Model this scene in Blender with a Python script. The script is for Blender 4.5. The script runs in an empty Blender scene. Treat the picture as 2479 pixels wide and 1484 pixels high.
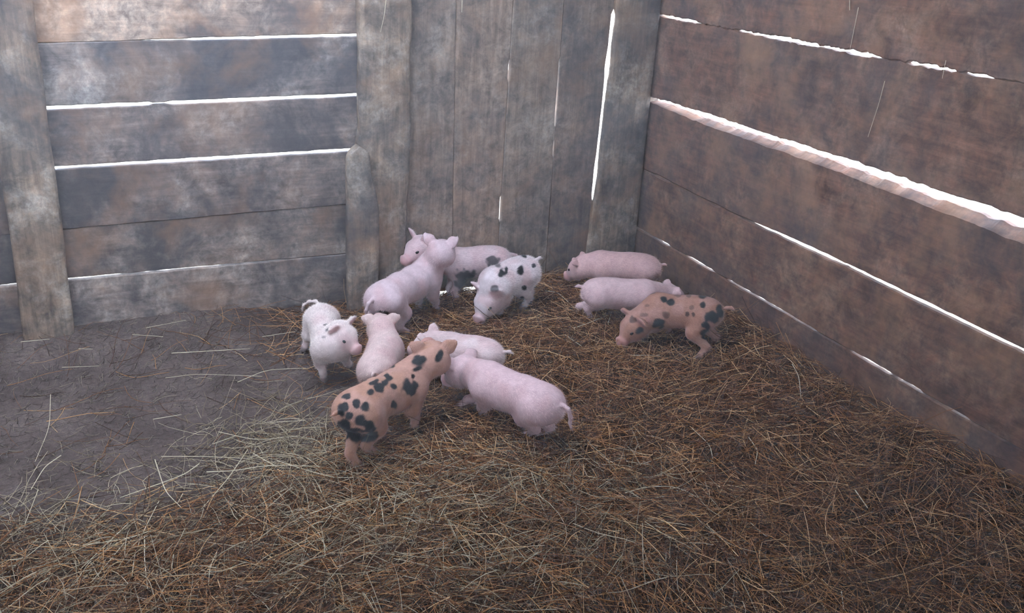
import bpy, math, random
import numpy as np
from mathutils import Matrix, Vector

random.seed(7); rng = np.random.default_rng(7)
scene = bpy.context.scene
col = scene.collection

# ------------------------------------------------------------------ camera
# pen frame: x to the right along the back wall, y into the back wall, z up; the pen corner is the origin
W, H, F = 2479.0, 1484.0, 2238.0
PITCH, ROLL, YAW = math.radians(22.97), math.radians(-3.288), math.radians(26.96)
CAM = np.array([-2.173, -3.148, 1.40])
_fwd = np.array([0, math.cos(PITCH), -math.sin(PITCH)])
_dn0 = np.array([0, -math.sin(PITCH), -math.cos(PITCH)])
_rt0 = np.array([1.0, 0, 0])
_rt = math.cos(ROLL) * _rt0 + math.sin(ROLL) * _dn0
_dn = -math.sin(ROLL) * _rt0 + math.cos(ROLL) * _dn0
_Rz = np.array([[math.cos(YAW), math.sin(YAW), 0], [-math.sin(YAW), math.cos(YAW), 0], [0, 0, 1]])
RT, DN, FW = _Rz @ _rt, _Rz @ _dn, _Rz @ _fwd
cam_data = bpy.data.cameras.new('camera')
cam_data.sensor_fit = 'HORIZONTAL'; cam_data.sensor_width = 36.0
cam_data.lens = F / W * 36.0
cam_data.clip_start = 0.02
cam = bpy.data.objects.new('camera', cam_data); col.objects.link(cam)
mw = Matrix.Identity(4)
for i in range(3):
    mw[i][0] = RT[i]; mw[i][1] = -DN[i]; mw[i][2] = -FW[i]; mw[i][3] = CAM[i]
cam.matrix_world = mw
scene.camera = cam


def ray(px, py):
    return FW + RT * ((px - W / 2) / F) + DN * ((py - H / 2) / F)


def onz(px, py, z=0.0):
    d = ray(px, py); return CAM + d * ((z - CAM[2]) / d[2])


def ony(px, py, y=0.0):
    d = ray(px, py); return CAM + d * ((y - CAM[1]) / d[1])


def onx(px, py, x=0.0):
    d = ray(px, py); return CAM + d * ((x - CAM[0]) / d[0])


def project(P):
    q = np.asarray(P, float) - CAM
    zc = q @ FW
    return W / 2 + F * (q @ RT) / zc, H / 2 + F * (q @ DN) / zc, zc


# ------------------------------------------------------------------ world (bright even sky), exposure
world = bpy.data.worlds.new('sky'); scene.world = world
world.use_nodes = True
bg = world.node_tree.nodes['Background']
bg.inputs[0].default_value = (0.68, 0.81, 1.0, 1)
bg.inputs[1].default_value = 9.5
scene.view_settings.view_transform = 'Standard'
scene.view_settings.look = 'None'
scene.view_settings.gamma = 1.0
scene.view_settings.exposure = 0.92
scene.view_settings.use_curve_mapping = False
EAVE_Y, EAVE_Z = -4.1, 1.76                 # front edge of the unseen roof, set low to shape the light
PART_Y, PART_H, LOW_X = -3.45, 1.28, -2.6   # added unseen partition: place, height, and where it drops to pass light
SKY_Y0, SKY_Y1, SKY_X0, SKY_X1 = -1.15, -0.45, -3.0, -1.0   # opening added in the unseen roof for light from above
SOLID_X = -1.35                             # right of this the added partition reaches the roof, darkening the lower right
HAZE = 0.030


# ------------------------------------------------------------------ helpers
def mesh_obj(name, verts, faces, mat, parent=None, smooth=True, origin=None):
    V = np.asarray(verts, float)
    if origin is None:
        origin = np.array([V[:, 0].mean(), V[:, 1].mean(), V[:, 2].min()])
    origin = np.asarray(origin, float)
    me = bpy.data.meshes.new(name)
    me.from_pydata((V - origin).tolist(), [], faces)
    me.update()
    if smooth:
        me.polygons.foreach_set('use_smooth', np.ones(len(me.polygons), bool))
    if mat: me.materials.append(mat)
    o = bpy.data.objects.new(name, me); col.objects.link(o)
    put(o, origin, parent)
    return o


def put(o, origin, parent):
    if parent is not None:
        o.parent = parent
        o.location = Vector(origin.tolist()) - parent_origin(parent)
    else:
        o.location = origin.tolist()


def parent_origin(p):
    v = Vector(p.location)
    while p.parent is not None:
        p = p.parent; v += p.location
    return v


def empty(name, loc):
    o = bpy.data.objects.new(name, None); col.objects.link(o)
    o.location = loc; o.empty_display_size = 0.1
    return o


def tag(o, label=None, cat=None, group=None, kind=None):
    if label: o['label'] = label
    if cat: o['category'] = cat
    if group: o['group'] = group
    if kind: o['kind'] = kind
    return o


def vnoise(x, seed=0, octaves=3):
    """smooth 1-d value noise, about -1..1"""
    x = np.asarray(x, float); out = np.zeros_like(x); amp = 1.0; tot = 0
    for o in range(octaves):
        r = np.random.default_rng(seed * 31 + o + 1).uniform(-1, 1, 4096)
        xi = np.floor(x).astype(int); t = x - xi; t = t * t * (3 - 2 * t)
        out += amp * (r[xi % 4096] * (1 - t) + r[(xi + 1) % 4096] * t)
        tot += amp; amp *= 0.5; x = x * 2.03 + 17.3
    return out / tot


def noise3(P, scale, seed=0):
    """smooth 3-d value noise, 0..1"""
    P = np.asarray(P) * scale + 100.0
    r = np.random.default_rng(seed + 5).uniform(0, 1, (64, 64, 64))
    i = np.floor(P).astype(int); t = P - i; t = t * t * (3 - 2 * t)
    out = 0
    for a in (0, 1):
        for b in (0, 1):
            for c in (0, 1):
                w = (t[:, 0] if a else 1 - t[:, 0]) * (t[:, 1] if b else 1 - t[:, 1]) * (t[:, 2] if c else 1 - t[:, 2])
                out = out + w * r[(i[:, 0] + a) % 64, (i[:, 1] + b) % 64, (i[:, 2] + c) % 64]
    return out


def sstep(a, b, x):
    t = np.clip((x - a) / (b - a), 0, 1); return t * t * (3 - 2 * t)


# ------------------------------------------------------------------ materials
def new_mat(name):
    m = bpy.data.materials.new(name); m.use_nodes = True
    nt = m.node_tree; nt.nodes.clear()
    out = nt.nodes.new('ShaderNodeOutputMaterial')
    b = nt.nodes.new('ShaderNodeBsdfPrincipled')
    nt.links.new(b.outputs[0], out.inputs[0])
    return m, nt, b


def ramp(nt, src, stops, interp='LINEAR'):
    r = nt.nodes.new('ShaderNodeValToRGB'); r.color_ramp.interpolation = interp
    els = r.color_ramp.elements
    while len(els) < len(stops): els.new(0.5)
    for e, (p, c) in zip(els, stops):
        e.position = p; e.color = (*c, 1) if len(c) == 3 else c
    nt.links.new(src, r.inputs[0]); return r.outputs[0]


def mix(nt, a, b, fac, mode='MIX'):
    n = nt.nodes.new('ShaderNodeMix'); n.data_type = 'RGBA'; n.blend_type = mode
    for s, v in ((n.inputs[0], fac), (n.inputs[6], a), (n.inputs[7], b)):
        if hasattr(v, 'is_output') or isinstance(v, bpy.types.NodeSocket): nt.links.new(v, s)
        elif isinstance(v, (int, float)): s.default_value = v
        else: s.default_value = (*v, 1)
    return n.outputs[2]


def noise_tex(nt, vec, scale, detail=4, rough=0.6, dist=0.0):
    n = nt.nodes.new('ShaderNodeTexNoise')
    n.inputs['Scale'].default_value = scale; n.inputs['Detail'].default_value = detail
    n.inputs['Roughness'].default_value = rough; n.inputs['Distortion'].default_value = dist
    nt.links.new(vec, n.inputs['Vector']); return n.outputs[0]


def wood_mat(name, axis, dark, mid, light, dust, dust_amt=0.5, stain_amt=0.6, bump=0.35):
    """weathered sawn board; axis = object axis the grain runs along"""
    m, nt, b = new_mat(name)
    tc = nt.nodes.new('ShaderNodeTexCoord'); oi = nt.nodes.new('ShaderNodeObjectInfo')
    mul = nt.nodes.new('ShaderNodeVectorMath'); mul.operation = 'SCALE'
    mul.inputs[0].default_value = (13.7, 7.3, 21.1); nt.links.new(oi.outputs['Random'], mul.inputs['Scale'])
    add = nt.nodes.new('ShaderNodeVectorMath'); add.operation = 'ADD'
    nt.links.new(tc.outputs['Object'], add.inputs[0]); nt.links.new(mul.outputs[0], add.inputs[1])
    mp = nt.nodes.new('ShaderNodeMapping')
    sc = [1.0, 1.0, 1.0]; sc[axis] = 0.09
    mp.inputs['Scale'].default_value = sc
    nt.links.new(add.outputs[0], mp.inputs[0])
    g1 = noise_tex(nt, mp.outputs[0], 42, 5, 0.65, 0.6)
    g2 = noise_tex(nt, mp.outputs[0], 160, 3, 0.6)
    big = noise_tex(nt, add.outputs[0], 2.6, 5, 0.66, 0.5)
    big2 = noise_tex(nt, add.outputs[0], 6.5, 6, 0.72, 0.3)
    fine = noise_tex(nt, add.outputs[0], 60, 4, 0.7)
    c = ramp(nt, g1, [(0.28, dark), (0.5, mid), (0.74, light)])
    c = mix(nt, c, ramp(nt, g2, [(0.3, (0.7, 0.68, 0.66)), (0.7, (1.12, 1.1, 1.08))]), 0.5, 'MULTIPLY')
    # dried dirt and dust in large patches
    dm = ramp(nt, big2, [(0.47, (0, 0, 0)), (0.68, (dust_amt,) * 3)])
    fm = ramp(nt, fine, [(0.35, (0.25,) * 3), (0.65, (1, 1, 1))])
    c = mix(nt, c, dust, mix(nt, dm, fm, 1.0, 'MULTIPLY'))
    mot = noise_tex(nt, add.outputs[0], 17, 5, 0.75, 0.4)
    c = mix(nt, c, ramp(nt, mot, [(0.34, (0.38, 0.37, 0.40)), (0.5, (1, 1, 1)), (0.68, (1.65, 1.52, 1.42))]), 0.85, 'MULTIPLY')
    sm = ramp(nt, big, [(0.44, (0, 0, 0)), (0.6, (stain_amt,) * 3)])
    c = mix(nt, c, (0.05, 0.045, 0.052), sm)
    warm = noise_tex(nt, add.outputs[0], 4.3, 4, 0.65, 0.3)
    c = mix(nt, c, (0.34, 0.185, 0.10), ramp(nt, warm, [(0.5, (0, 0, 0)), (0.72, (0.5, 0.5, 0.5))]))
    # tone set per board
    c = mix(nt, c, oi.outputs['Color'], 1.0, 'MULTIPLY')
    nt.links.new(c, b.inputs['Base Color'])
    b.inputs['Roughness'].default_value = 0.78
    b.inputs['Specular IOR Level'].default_value = 0.3
    bp = nt.nodes.new('ShaderNodeBump'); bp.inputs['Strength'].default_value = bump; bp.inputs['Distance'].default_value = 0.004
    nt.links.new(mix(nt, g1, fine, 0.35), bp.inputs['Height']); nt.links.new(bp.outputs[0], b.inputs['Normal'])
    return m


WD = dict(dark=(0.13, 0.10, 0.088), mid=(0.21, 0.165, 0.145), light=(0.30, 0.245, 0.215), dust=(0.58, 0.50, 0.44))
M_HORX = wood_mat('weathered_board_left', 0, **WD, dust_amt=0.7, stain_amt=0.8)
M_HORY = wood_mat('weathered_board_right', 1, (0.085, 0.038, 0.024), (0.135, 0.066, 0.043), (0.19, 0.10, 0.068), (0.38, 0.27, 0.2), 0.45, 0.45)
M_VERT = wood_mat('weathered_board_upright', 2, (0.13, 0.092, 0.072), (0.22, 0.16, 0.125), (0.31, 0.235, 0.185), (0.46, 0.39, 0.34), 0.6, 0.5)
M_POST = wood_mat('rough_post_wood', 2, (0.10, 0.072, 0.056), (0.20, 0.145, 0.108), (0.34, 0.245, 0.175), (0.52, 0.45, 0.39), 0.8, 0.65, 0.7)
M_ROOF = wood_mat('roof_board', 0, (0.05, 0.04, 0.035), (0.11, 0.09, 0.075), (0.18, 0.15, 0.12), (0.2, 0.18, 0.16), 0.3, 0.4)


def dirt_mat():
    m, nt, b = new_mat('trodden_dirt')
    tc = nt.nodes.new('ShaderNodeTexCoord')
    v = tc.outputs['Object']
    n1 = noise_tex(nt, v, 5, 6, 0.7); n2 = noise_tex(nt, v, 70, 4, 0.75); n3 = noise_tex(nt, v, 260, 2, 0.6)
    c = ramp(nt, n1, [(0.3, (0.07, 0.050, 0.046)), (0.55, (0.125, 0.092, 0.085)), (0.75, (0.2, 0.155, 0.145))])
    at = nt.nodes.new('ShaderNodeAttribute'); at.attribute_name = 'bedding'
    c = mix(nt, c, ramp(nt, n1, [(0.3, (0.03, 0.017, 0.011)), (0.7, (0.075, 0.042, 0.027))]), at.outputs['Fac'])
    c = mix(nt, c, ramp(nt, n2, [(0.3, (0.45, 0.42, 0.4)), (0.7, (1.25, 1.2, 1.15))]), 0.8, 'MULTIPLY')
    c = mix(nt, c, ramp(nt, n3, [(0.4, (0.7, 0.7, 0.7)), (0.7, (1.3, 1.25, 1.15))]), 0.6, 'MULTIPLY')
    nt.links.new(c, b.inputs['Base Color']); b.inputs['Roughness'].default_value = 0.95
    b.inputs['Specular IOR Level'].default_value = 0.15
    bp = nt.nodes.new('ShaderNodeBump'); bp.inputs['Strength'].default_value = 0.8; bp.inputs['Distance'].default_value = 0.008
    nt.links.new(n2, bp.inputs['Height']); nt.links.new(bp.outputs[0], b.inputs['Normal'])
    return m


M_DIRT = dirt_mat()


def yard_mat():
    m, nt, b = new_mat('warm_yard')
    tc = nt.nodes.new('ShaderNodeTexCoord')
    n1 = noise_tex(nt, tc.outputs['Object'], 3, 6, 0.7)
    nt.links.new(ramp(nt, n1, [(0.3, (0.42, 0.36, 0.27)), (0.7, (0.55, 0.49, 0.39))]), b.inputs['Base Color'])  # warm ground colour stands in for sunlight seen through the gaps
    b.inputs['Roughness'].default_value = 0.95
    return m


M_YARD = yard_mat()


def straw_mat(name, stops, trans=0.0):
    m, nt, b = new_mat(name)
    g = nt.nodes.new('ShaderNodeNewGeometry')
    c = ramp(nt, g.outputs['Random Per Island'], stops)
    nt.links.new(c, b.inputs['Base Color'])
    b.inputs['Roughness'].default_value = 0.6
    b.inputs['Specular IOR Level'].default_value = 0.12
    return m


M_HAY = straw_mat('hay', [(0.0, (0.03, 0.011, 0.005)), (0.4, (0.10, 0.038, 0.014)), (0.68, (0.27, 0.105, 0.034)), (0.88, (0.52, 0.24, 0.085)), (1.0, (0.8, 0.52, 0.26))])
M_CHAFF = straw_mat('chaff', [(0.0, (0.05, 0.036, 0.03)), (0.6, (0.11, 0.08, 0.065)), (1.0, (0.28, 0.22, 0.16))])
M_STEM = straw_mat('straw_stem', [(0.0, (0.55, 0.45, 0.29)), (1.0, (0.68, 0.6, 0.43))])


def hide_mat():
    m, nt, b = new_mat('piglet_hide')
    at = nt.nodes.new('ShaderNodeAttribute'); at.attribute_name = 'hide'
    tc = nt.nodes.new('ShaderNodeTexCoord')
    n = noise_tex(nt, tc.outputs['Object'], 55, 4, 0.6)
    n2 = noise_tex(nt, tc.outputs['Object'], 14, 3, 0.6)
    c = mix(nt, at.outputs['Color'], ramp(nt, n, [(0.3, (0.8, 0.76, 0.76)), (0.7, (1.08, 1.06, 1.06))]), 0.7, 'MULTIPLY')
    c = mix(nt, c, ramp(nt, n2, [(0.3, (0.86, 0.78, 0.78)), (0.7, (1.05, 1.04, 1.05))]), 0.7, 'MULTIPLY')
    c = mix(nt, c, (0.84, 0.82, 0.86), 1.0, 'MULTIPLY')
    nt.links.new(c, b.inputs['Base Color'])
    b.inputs['Roughness'].default_value = 0.62
    b.inputs['Specular IOR Level'].default_value = 0.25
    b.inputs['Sheen Weight'].default_value = 0.1; b.inputs['Sheen Roughness'].default_value = 0.5
    bp = nt.nodes.new('ShaderNodeBump'); bp.inputs['Strength'].default_value = 0.25; bp.inputs['Distance'].default_value = 0.002
    nt.links.new(n, bp.inputs['Height']); nt.links.new(bp.outputs[0], b.inputs['Normal'])
    return m


M_HIDE = hide_mat()


def coat_mat():
    m, nt, b = new_mat('piglet_bristles')
    at = nt.nodes.new('ShaderNodeAttribute'); at.attribute_name = 'hide'
    nt.links.new(at.outputs['Color'], b.inputs['Base Color'])
    b.inputs['Roughness'].default_value = 0.5
    return m


M_COAT = coat_mat()
M_EYE, _nt, _b = new_mat('dark_eye')
_b.inputs['Base Color'].default_value = (0.012, 0.01, 0.012, 1); _b.inputs['Roughness'].default_value = 0.15

# ------------------------------------------------------------------ ground and floor


def hay_density(x, y):
    """0 on the bare trodden patch, 1 in the deep bedding"""
    d = np.sqrt(((x + 2.12) / 0.62) ** 2 + ((y + 0.62) / 0.42) ** 2)
    a = sstep(0.75, 1.7, d)
    left = sstep(-1.35, -2.1, x) * sstep(-0.95, -0.3, y)        # thin along the left boards
    a = a * (1 - 0.8 * left)
    strip = sstep(-0.45, -0.05, y) * sstep(-1.1, -1.4, x)
    a = a * (1 - 0.6 * strip)
    return np.clip(a, 0.04, 1)


def ground_z(x, y):
    d = hay_density(x, y)
    z = 0.018 * d
    z = z + 0.05 * d * np.exp(-((x - 0.02) / 0.22) ** 2) * sstep(-0.3, -0.8, y)      # heaped against the right boards
    z = z + 0.035 * np.exp(-(((x + 1.45) / 0.5) ** 2 + ((y + 1.75) / 0.35) ** 2))
    z = z + 0.010 * np.sin(x * 7.1 + 1.3) * np.sin(y * 6.3 + 0.4) * d
    z = z + 0.055 * sstep(-0.34, 0.0, y) * sstep(-1.25, -1.9, x)                        # dirt banked up under the left boards
    z = z - 0.030 * (0.6 + 0.7 * np.sin(x * 47.0)) * sstep(-0.10, -0.02, y) * sstep(-1.08, -1.0, x) * sstep(-0.42, -0.5, x)   # scraped hollow under the upright boards
    return z


def grid_sheet(name, x0, x1, y0, y1, step, zf, mat):
    xs = np.linspace(x0, x1, int((x1 - x0) / step) + 1); ys = np.linspace(y0, y1, int((y1 - y0) / step) + 1)
    X, Y = np.meshgrid(xs, ys, indexing='ij')
    Z = zf(X, Y)
    V = np.stack([X, Y, Z], -1).reshape(-1, 3)
    ny = len(ys); I = np.arange(len(xs) - 1)[:, None] * ny + np.arange(ny - 1)[None]
    I = I.ravel()
    faces = np.stack([I, I + ny, I + ny + 1, I + 1], -1).tolist()
    return mesh_obj(name, V, faces, mat, origin=(0, 0, 0))


fl = grid_sheet('floor', -3.6, 0.0, -4.2, 0.0, 0.03, ground_z, M_DIRT)
_co = np.empty(len(fl.data.vertices) * 3); fl.data.vertices.foreach_get('co', _co); _co = _co.reshape(-1, 3)
_at = fl.data.attributes.new('bedding', 'FLOAT', 'POINT'); _at.data.foreach_set('value', hay_density(_co[:, 0], _co[:, 1]).astype(np.float32))
tag(fl, 'trodden dirt floor of the pen under the hay', kind='structure')
yd = mesh_obj('ground', [(-30, -30, -0.07), (30, -30, -0.07), (30, 30, -0.07), (-30, 30, -0.07)], [(0, 1, 2, 3)], M_YARD, origin=(0, 0, -0.07))
tag(yd, 'pale yard outside the pen, coloured warm to stand in for sunlight', kind='structure')


# ------------------------------------------------------------------ boards
def board(name, parent, mapf, us, v0, v1, T, mat, bevel=0.003, face=None, w0=None, tone=None, ledge=None):
    """us: stations along; v0/v1: lower/upper edge at each station; T thickness; mapf(u, v, w) -> xyz, w = depth away from the pen"""
    n = len(us)
    w0 = np.zeros(n) if w0 is None else w0
    v0 = np.asarray(v0, float); v1 = np.asarray(v1, float)
    ring = []
    vm = (v0 + v1) / 2
    fa = np.zeros(n) if face is None else face
    prof = [(v0, bevel), (v0 + bevel, 0), (v0 * 0.66 + v1 * 0.34, 0), (v0 * 0.4 + v1 * 0.6, 0), (v1 - bevel if ledge is None else ledge, 0), (v1, bevel if ledge is None else T * 0.62),
            (v1, T - bevel), (v1 - bevel, T), (v0 + bevel, T), (v0, T - bevel)]
    for j, (v, w) in enumerate(prof):
        ww = w0 + w + (fa * (1 if j in (2, 3) else 0))
        ring.append(mapf(us, v, ww))
    R = np.stack(ring, 1)          # n, k, 3
    k = R.shape[1]
    V = R.reshape(-1, 3)
    faces = []
    for i in range(n - 1):
        for j in range(k):
            a = i * k + j; b_ = i * k + (j + 1) % k
            faces.append((a, b_, b_ + k, a + k))
    faces.append(tuple(range(k - 1, -1, -1))); faces.append(tuple((n - 1) * k + j for j in range(k)))
    me_o = mesh_obj(name, V, faces, mat, parent, smooth=False, origin=V.mean(0))
    import bmesh
    bm = bmesh.new(); bm.from_mesh(me_o.data); bmesh.ops.recalc_face_normals(bm, faces=bm.faces); bm.to_mesh(me_o.data); bm.free()
    me_o.color = (*(tone or [(0.9, 0.88, 0.87), (1.0, 0.98, 0.96), (1.1, 1.06, 1.0)][len(us) % 3]), 1)
    return me_o


def map_back(u, v, w): return np.stack([u, w, v + 0 * u], -1)
def map_right(u, v, w): return np.stack([w, u, v + 0 * u], -1)
def map_up(u, v, w): return np.stack([v + 0 * u, w, u], -1)


def prof(u, pts):
    p = sorted(pts); return np.interp(u, [a for a, _ in p], [b for _, b in p])


# ---- left boards (horizontal), inner face at y = 0
wl = empty('wall_left', (-2.2, 0, 0)); tag(wl, 'wall of wide weathered horizontal boards with bright gaps between them', kind='structure')
us = np.linspace(-3.45, -1.12, 200)


def xb(px, py): return ony(px, py)[0]


def seam_z(pa, pb):
    a, b_ = ony(*pa), ony(*pb)
    return a[2] + (us - a[0]) * (b_[2] - a[2]) / (b_[0] - a[0])


# open width of each seam in mm along the board, by pixel column
seams = [
    (seam_z((170, 677), (840, 615)), [(-3.45, 9), (xb(20, 692), 9), (xb(170, 677), 12), (xb(280, 668), 11), (xb(300, 664), 5), (xb(370, 658), 6.5), (xb(400, 654), 12), (xb(430, 651), 7.5), (xb(480, 645), 8.5), (xb(600, 635), 7), (xb(680, 628), 5), (xb(700, 626), -1), (xb(840, 615), 2)]),
    (seam_z((270, 545), (830, 495)), [(-3.45, -1), (-1.1, -1)]),
    (seam_z((130, 408), (845, 364)), [(-3.45, 10), (xb(130, 408), 15), (xb(300, 396), 16), (xb(500, 384), 19), (xb(845, 364), 18)]),
    (seam_z((110, 262), (870, 230)), [(-3.45, 10), (xb(110, 262), 20), (xb(360, 250), 21), (xb(368, 250), 7), (xb(402, 248), 7), (xb(410, 246), 21), (xb(870, 230), 20)]),
    (seam_z((95, 105), (868, 85)), [(-3.45, -1), (xb(95, 105), -1), (xb(300, 98), -1), (xb(385, 96), 6), (xb(430, 94), 6.5), (xb(450, 94), 4), (xb(470, 93), 14), (xb(868, 85), 16)]),
]
edges_hi = []; edges_lo = []
for i, (sz, gp) in enumerate(seams):
    g = prof(us, gp) / 1000.0 * 0.58
    wob = 0.0016 * vnoise(us * 26, 40 + i); wob2 = 0.0016 * vnoise(us * 30, 60 + i)
    edges_lo.append(sz - g / 2 + wob)        # top edge of the board below
    edges_hi.append(sz + g / 2 + wob2)       # bottom edge of the board above
bounds = [(np.full_like(us, 0.0) + 0.006 + 0.01 * vnoise(us * 5, 3), edges_lo[0])]
for i in range(4): bounds.append((edges_hi[i], edges_lo[i + 1]))
bounds.append((edges_hi[4], np.full_like(us, 1.20)))
bounds += [(np.full_like(us, z0), np.full_like(us, z0 + 0.196)) for z0 in (1.21, 1.41, 1.61, 1.81, 2.01)]
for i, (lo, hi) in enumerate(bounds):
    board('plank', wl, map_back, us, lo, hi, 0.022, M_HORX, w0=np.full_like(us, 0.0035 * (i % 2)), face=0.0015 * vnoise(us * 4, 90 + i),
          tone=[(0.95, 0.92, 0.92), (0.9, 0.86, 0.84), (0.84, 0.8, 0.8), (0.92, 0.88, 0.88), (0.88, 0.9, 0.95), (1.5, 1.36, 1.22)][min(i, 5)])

# ---- upright boards in the middle
wb = empty('wall_back', (-0.7, 0, 0)); tag(wb, 'panel of weathered upright boards between two posts', kind='structure')
zs = np.linspace(0.0, 2.2, 170)


def seam_x(pa, pb, y=0.0):
    a, b_ = ony(pa[0], pa[1], y), ony(pb[0], pb[1], y)
    return a[0] + (zs - a[2]) * (b_[0] - a[0]) / (b_[2] - a[2])


def zb(px, py): return ony(px, py)[2]


vse = [
    (seam_x((1105, 0), (1095, 590)), [(0, -0.6), (2.2, -0.6)]),
    (seam_x((1238, 100), (1208, 590)), [(0, -0.5), (zb(1211, 545), -0.5), (zb(1211, 535), 3.4), (zb(1214, 475), 3), (zb(1215, 465), -0.5), (zb(1229, 205), -0.5), (zb(1230, 195), 3), (zb(1233, 150), 2.6), (zb(1234, 142), -0.5), (2.2, -0.5)]),
    (seam_x((1366, 0), (1322, 640)), [(0, 0.3), (zb(1336, 385), 0.5), (zb(1338, 370), 4), (zb(1340, 350), 3.5), (zb(1341, 338), 1), (zb(1342, 310), 1.5), (zb(1343, 300), 5), (zb(1347, 250), 4.6), (zb(1351, 200), 3.4), (zb(1354, 150), 2.8), (zb(1355, 140), 0.6), (2.2, 0.3)]),
    (seam_x((1485, 30), (1432, 500)), [(0, 0.5), (zb(1433, 484), 1), (zb(1435, 478), 9), (zb(1437, 460), 12), (zb(1440, 420), 17), (zb(1444, 370), 11), (zb(1450, 300), 9.5), (zb(1457, 240), 11), (zb(1463, 190), 15), (zb(1467, 165), 25), (zb(1469, 145), 22), (zb(1473, 115), 13), (zb(1479, 70), 17), (zb(1484, 32), 19), (zb(1486, 25), 2), (2.2, -0.5)]),
]
lefts = [np.full_like(zs, -1.20)]; rights = []
for i, (sx, gp) in enumerate(vse):
    g = prof(zs, gp) / 1000.0
    if i in (1, 2): g = np.where(g > 0.002, g + 0.0045, g)      # seen aslant, so wider than it looks
    if i == 3: g = np.where(g > 0.003, g * 0.8 - 0.0065, -0.014)
    rights.append(sx - g / 2 + 0.001 * vnoise(zs * 24, 120 + i)); lefts.append(sx + g / 2 + 0.001 * vnoise(zs * 24, 140 + i) + (0.0015 * vnoise(zs * 70, 7) if i == 3 else 0))
post_left = lefts.pop()          # left edge of the corner post follows the bright slit
zstart = [0.012, 0.016, 0.010, -0.02]
for i in range(4):
    zz = zs.copy(); zz[0] = zstart[i]
    board('plank', wb, map_up, zz, lefts[i], rights[i], 0.024, M_VERT, w0=np.full_like(zs, 0.004 * (i % 2)), face=0.0015 * vnoise(zs * 4, 190 + i), tone=[(0.92, 0.9, 0.9), (1.08, 1.02, 0.98), (0.95, 0.95, 0.95), (0.9, 0.86, 0.85)][i])

board('plank', wb, map_up, zs, np.full_like(zs, -0.15), np.full_like(zs, 0.05), 0.024, M_VERT, w0=np.full_like(zs, 0.008))

# ---- right boards, inner face at x = 0
wr = empty('wall_right', (0, -1.2, 0)); tag(wr, 'side wall of wide brown horizontal boards with one broad bright gap', kind='structure')
ur = np.linspace(-4.1, 0.006, 420)


def line_r(pts):
    q = [onx(*p) for p in pts]; q.sort(key=lambda a: a[1])
    yy = [a[1] for a in q]; zz = [a[2] for a in q]
    return np.interp(ur, yy, zz)


def gap_r(pts):      # (px, py, mm)
    q = sorted((onx(a, b_)[1], g) for a, b_, g in pts)
    return np.interp(ur, [a for a, _ in q], [b_ for _, b_ in q]) / 1000.0


s4 = line_r([(1545, 553), (1800, 701), (2050, 846), (2345, 1018)])
g4 = 0.92 * gap_r([(1535, 548, 7), (1560, 562, 4), (1590, 580, 4), (1600, 585, 11), (1615, 594, 8), (1625, 600, 1), (1655, 617, 1), (1660, 620, 8), (1690, 636, 12), (1722, 658, 6), (1727, 661, 0), (1755, 677, 0), (1760, 680, 9), (1850, 730, 8), (1970, 800, 6), (1978, 805, 0), (2045, 842, 0), (2050, 846, 6), (2110, 880, 11), (2150, 902, 8), (2155, 905, 1), (2175, 917, 8), (2225, 945, 10), (2232, 950, 2), (2280, 978, 3), (2290, 983, 7), (2340, 1013, 5), (2350, 1020, -1)])
s3 = line_r([(1585, 423), (1800, 530), (2040, 640), (2479, 853)])
g3 = 0.88 * gap_r([(1580, 418, 3), (1590, 425, 8), (1612, 438, 8), (1620, 442, 3), (1715, 490, 3), (1722, 493, 9), (1735, 500, 9), (1740, 503, 3), (1790, 527, 3), (1800, 531, 8), (1840, 550, 14), (1900, 580, 18), (2000, 622, 20), (2036, 640, 14), (2039, 641, 4), (2044, 643, 16), (2150, 690, 18), (2300, 765, 18), (2479, 853, 17)])
up2 = line_r([(1578, 236), (1700, 272), (1900, 338), (2100, 402), (2250, 455), (2479, 528)])
lo2 = line_r([(1578, 250), (1640, 274), (1700, 300), (1800, 336), (1900, 370), (2000, 406), (2100, 444), (2250, 503), (2400, 560), (2479, 592)])
hi2 = np.interp(ur, *zip(*sorted((q[1], q[2]) for q in [onx(a_, b_, 0.034) for a_, b_ in [(1578, 240), (1640, 260), (1700, 283), (1800, 317), (1900, 350), (2000, 384), (2100, 420), (2250, 474), (2330, 502), (2400, 527), (2479, 552)]])))
s1 = line_r([(1600, 38), (1790, 75), (2000, 115), (2200, 152), (2400, 188)])
g1 = 0.72 * gap_r([(1590, 35, 14), (1600, 38, 16), (1685, 52, 14), (1692, 53, -1), (1780, 72, -1), (1785, 73, 5), (1805, 77, 12), (1900, 97, 18), (1975, 110, 18), (1982, 112, 3), (1985, 112, 10), (2005, 117, 10), (2008, 118, 3), (2015, 119, 14), (2035, 123, 14), (2040, 124, 3), (2050, 125, 20), (2095, 133, 22), (2105, 135, 8), (2115, 136, 16), (2130, 138, 6), (2140, 140, -1), (2190, 150, -1), (2196, 151, 13), (2220, 153, 12), (2225, 154, 1), (2230, 155, 12), (2270, 161, 12), (2280, 164, 4), (2285, 165, 14), (2308, 168, 10), (2312, 169, -1), (2328, 173, -1), (2334, 174, 12), (2370, 180, 10), (2398, 188, 9), (2404, 189, -1), (2479, 200, -1)])
rag = lambda s, a, f: a * vnoise(ur * f, s)
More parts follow.
